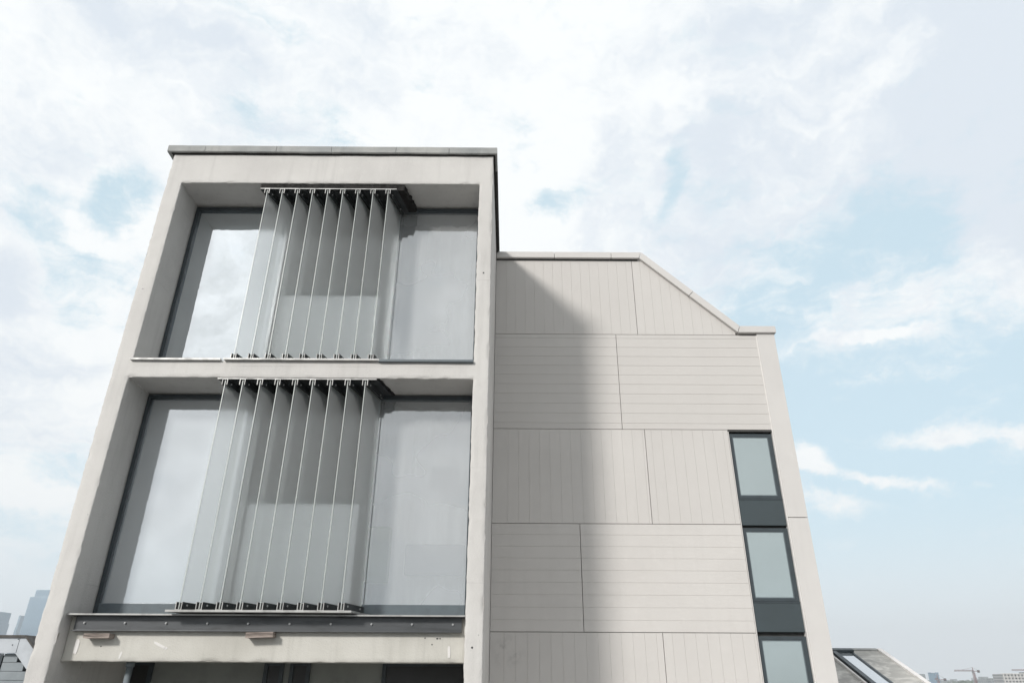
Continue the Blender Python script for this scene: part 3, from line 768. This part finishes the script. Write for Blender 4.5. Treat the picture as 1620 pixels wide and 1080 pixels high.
# rooflight
sx0, sx1 = .4325*(D3-.25), .4567*(D3-.25)
yt = D3-.25
m = MB()
roof_slab(None, sx0-.045, sx0+.045, YE+1, yt, .001, .09, None, None, m); roof_slab(None, sx1-.012, sx1+.03, YE+1, yt, .001, .06, None, None, m)
roof_slab(None, sx0-.07, sx1+.05, yt+.001, yt+.10, .001, .10, None, None, m); roof_slab(None, sx0-.40, sx0-.0705, yt+.001, yt+.10, .001, .10, None, None, m)
fr = m.build('rooflight_frame', M['frame'], R)
m = MB(); roof_slab(None, sx0+.046, sx1-.013, YE+1, yt-.001, .01, .04, None, None, m); m.build('pane', M['pane_satin'], fr)
roof_slab('flashing', sx0-.115, sx0-.072, YE+1, yt-.15, .001, .05, M['bright'], R)
m = MB(); m.box(5.3, RX-.15, YE+.4, 22, 0, Z(RZ-(D3-YE-.4)*SL-.25)); m.prism([(YE+.4, Z(RZ-(D3-YE-.4)*SL-.25)), (D3, Z(RZ-.2)), (19, Z(-1.2)), (19, Z(RZ-(D3-YE-.4)*SL-.25))], 'x', 5.35, RX-.16)
m.build('gable_wall', M['concrete'], R)

# ================================================================== FAR CITY
def mat_far(name, base, win, sx, sz, rough=.5):
    m, t = newmat(name); p = obj_pos(t)
    mp = t.node('ShaderNodeMapping', {'Vector': p, 'Scale': (1/sx, 1/sx, 1/sz)}).outputs[0]
    s = t.node('ShaderNodeSeparateXYZ', {0: mp})
    fx = t.math('FRACT', t.math('ADD', s.outputs[0], s.outputs[1])); fz = t.math('FRACT', s.outputs[2])
    k = t.math('MULTIPLY', t.math('GREATER_THAN', fx, .35), t.math('GREATER_THAN', fz, .4))
    n = t.noise(mp, .15, 2)
    c = t.mix(k, base, win); c = t.mix(t.smooth(n.outputs['Fac'], .4, .65, 0, .4), c, base)
    sh = t.node('ShaderNodeBsdfPrincipled', {'Base Color': c, 'Roughness': rough}); finish(t, sh.outputs[0]); return m
M['farglass'] = mat_far('far_glass', c3(.20, .31, .40), c3(.08, .16, .23), 6, 4, .25)
M['farconc'] = mat_far('far_concrete', c3(.42, .42, .42), c3(.07, .08, .09), 2.2, 3.1)
M['farlow'] = mat_far('far_lowrise', c3(.26, .28, .28), c3(.12, .14, .15), 5, 3.5)
M['steelred'] = mat_plain('crane_steel', c3(.20, .12, .12), .6)

def tower(label, D, pieces, mat, group=None):
    """pieces: (x-ray left, x-ray right, z-ray top, depth)"""
    x = (pieces[0][0]+pieces[0][1])/2*D
    t = thing('skyscraper', (x, D, 0), label, 'skyscraper', group)
    z0 = 0
    for k, (a, b, zt, dep) in enumerate(pieces):
        if b < 0: b *= (D+dep)/D
        else: a *= (D+dep)/D
        m = MB(); m.box(a*D, b*D, D+k*.5, D+dep, z0, Z(zt*D), .8 if D > 1000 else .05)
        m.build('tower_body' if k == 0 else 'stepped_top', M[mat], t)
    return t
tower('blue hazy skyscraper with stepped top nearest the concrete tower', 2500, [(-.6598, -.600, .0985, 60), (-.6544, -.600, .1078, 45)], 'farglass')
tower('flat topped hazy blue skyscraper at the left edge of the photo', 2300, [(-.76, -.6769, .0655, 70), (-.76, -.6785, .0797, 70)], 'farglass')
tower('slim rounded hazy skyscraper between the two bigger ones at left', 2700, [(-.668, -.6575, .060, 40), (-.665, -.6585, .0744, 35)], 'farglass')
t = tower('pale small distant tower right of the slate roof', 1700, [(.5563, .5628, .0100, 30)], 'farglass')

B = thing('gridded_building', (620, 950, 0), 'grey gridded concrete block under construction at lower right corner', 'building')
m = MB(); Df = 950.0; q = Df/385; a, b, zt = .6456*Df*1.01, .70*Df, .0099*Df
m.box(a, b, Df+2, Df+22, 0, Z(zt-.8)); m.build('wall', M['farconc'], B)
for k in range(9):
    m = MB(); m.box(a-.6, b, Df, Df+1.99, Z(zt-1.2-k*3.6), Z(zt-.2-k*3.6)); m.build('floor_slab', M['concrete'], B)
for k in range(14):
    m = MB(); m.box(a+k*4.2, a+k*4.2+.9, Df+.2, Df+1.9, 0, Z(zt-1.21)); m.build('column', M['concrete'], B)

def crane(xr, D, ztop, zjib, x_left, x_right, label, lean=0.0):
    """tower crane: lattice mast, jib, counter jib with ballast, cab and tie bars"""
    x = xr*D
    t = thing('tower_crane', (x, D, 0), label, 'crane', 'tower cranes on the skyline')
    r = .9*D/900; th = .28*D/900
    m = MB(); zj = Z(zjib*D)
    for sx in (-r, r):
        for sy in (-r, r): m.cyl((x+sx, D+sy, 0), (x+sx, D+sy, zj), th, 6)
    h = 0; k = 0
    while h < zj-2.4*r:
        s = 1 if k % 2 else -1
        m.cyl((x-s*r, D-r, h), (x+s*r, D-r, h+2.2*r), th*.7, 5); h += 2.2*r; k += 1
    m.build('mast', M['steelred'], t)
    m = MB(); zt = Z(ztop*D); m.cyl((x, D, zj), (x, D, zt), r*.7, 8, r2=th); m.build('tower_head', M['steelred'], t)
    m = MB(); xl, xr_ = x_left*D, x_right*D
    for dz, dy in ((0, -r*.6), (0, r*.6), (r*1.3, 0)): m.cyl((xl, D+dy, zj+dz), (x, D+dy, zj+dz), th*.8, 5)
    n = max(4, int(abs(xl-x)/(2.4*r)))
    for k in range(n): 
        xa = x+(xl-x)*k/n; xb = x+(xl-x)*(k+.5)/n; xc_ = x+(xl-x)*(k+1)/n
        m.cyl((xa, D, zj), (xb, D, zj+r*1.3), th*.6, 5); m.cyl((xb, D, zj+r*1.3), (xc_, D, zj), th*.6, 5)
    m.build('jib', M['steelred'], t)
    m = MB(); m.box(min(x, xr_), max(x, xr_), D-r, D+r, zj-.2*r, zj+.35*r); m.build('counter_jib', M['steelred'], t)
    m = MB(); s = 1 if xr_ > x else -1; m.box(min(xr_, xr_-s*2.6*r), max(xr_, xr_-s*2.6*r), D-r*.9, D+r*.9, zj-1.6*r, zj+1.3*r); m.build('counterweight', M['joint'], t)
    m = MB(); m.cyl((x, D, zt), (x+(xl-x)*.62, D, zj+r*1.3), th*.35, 4); m.cyl((x, D, zt), (xr_, D, zj+.4*r), th*.35, 4); m.build('tie_bar', M['steelred'], t)
    m = MB(); m.box(x-2.0*r, x-.75*r, D-1.6*r, D-.3*r, zj-1.8*r, zj-.1*r); m.build('cab', M['farconc'], t)
crane(.6133, 900, .0166, .0121, .5885, .6215, 'largest hazy tower crane left of the gridded block')
crane(.5640, 1100, .0085, .0021, .5600, .5745, 'small faint tower crane in front of the pale distant tower')
crane(.725, 1000, .019, .0131, .6650, .745, 'tower crane jib reaching in above the gridded block')

# low hazy roofs and trees along the horizon
rnd = random.Random(3)
m = MB()
for k in range(420):
    D = rnd.uniform(1300, 4300); a = rnd.uniform(-.9, .9); wd = rnd.uniform(12, 45)
    h = max(5, rnd.gauss(13, 5)) + (14 if rnd.random() < .12 else 0)
    m.box(a*D, a*D+wd, D, D+rnd.uniform(12, 30), 0, h + D*.0028)
o = m.build('distant_city', M['farlow'], None); tag(o, 'pale blue far-off rooftops fading into haze along the horizon', 'rooftops', kind='stuff')
M['leaf'] = mat_plain('far_foliage', c3(.06, .085, .05), .9, var=.2, scale=.05)
m = MB()
for k in range(260):
    D = rnd.uniform(1700, 4200); a = rnd.choice((rnd.uniform(.53, .68), rnd.uniform(-.9, .9))); r = rnd.uniform(5, 11)
    b = bmesh.new(); bmesh.ops.create_icosphere(b, subdivisions=2, radius=r)
    for v in b.verts: v.co *= 1+.35*noise.noise(v.co*.35+Vector((k, 0, 0)))
    m._take(b, 0, Matrix.Translation((a*D, D, 6+D*.0030)) @ Matrix.Diagonal((1.5, 1, .9, 1)))
o = m.build('distant_trees', M['leaf'], None); tag(o, 'hazy band of far-off tree crowns on the horizon at right', 'trees', kind='stuff')

# ground
def mat_ground():
    m, t = newmat('city_ground'); p = obj_pos(t)
    a = t.noise(p, .02, 6, .6); b = t.noise(p, .6, 5, .6)
    c = t.mix(t.smooth(a.outputs['Fac'], .4, .6), c3(.16, .16, .155), c3(.09, .10, .08))
    c = t.mix(t.smooth(b.outputs['Fac'], .4, .7, 0, .5), c, c3(.22, .215, .205))
    s = t.node('ShaderNodeBsdfPrincipled', {'Base Color': c, 'Roughness': .9}); finish(t, s.outputs[0]); return m
m = MB(); n = 64; c0 = m.bm.verts.new((0, 0, 0)); RG = 4800
ring = [m.bm.verts.new((RG*math.cos(2*math.pi*k/n), RG*math.sin(2*math.pi*k/n), 0)) for k in range(n)]
for k in range(n): m.bm.faces.new([c0, ring[k], ring[(k+1) % n]])
g = m.build('ground', mat_ground(), None); tag(g, kind='structure')
# roof terrace under the photographer's feet
M['terrace'] = mat_plain('terrace_paving', c3(.18, .175, .17), .85, var=.12, scale=2)
m = MB(); m.box(-14, 14, -12, 5.5, Z(-4.5), Z(-1.6)); g = m.build('terrace', M['terrace'], None); tag(g, kind='structure')

m = MB(); m.box(-.27, 12, 5.52, 10.6, Z(-3.2), Z(-2.7)); g = m.build('terrace', M['panel'], None); tag(g, kind='structure')  # unseen pale deck added to bounce sunlight onto the wing and soffit

# haze
hm, t = newmat('haze_air')
v = t.node('ShaderNodeVolumePrincipled', {'Color': c3(.90, .95, 1.0), 'Density': 2.3e-4, 'Anisotropy': 0.0})
t.node('ShaderNodeOutputMaterial', {'Volume': v.outputs[0]})
m = MB(); m.box(-4900, 4900, -4900, 4900, -1.0, 296)
h = m.build('haze', hm, None); tag(h, 'pale blue haze in the air over the city', 'haze', kind='stuff')
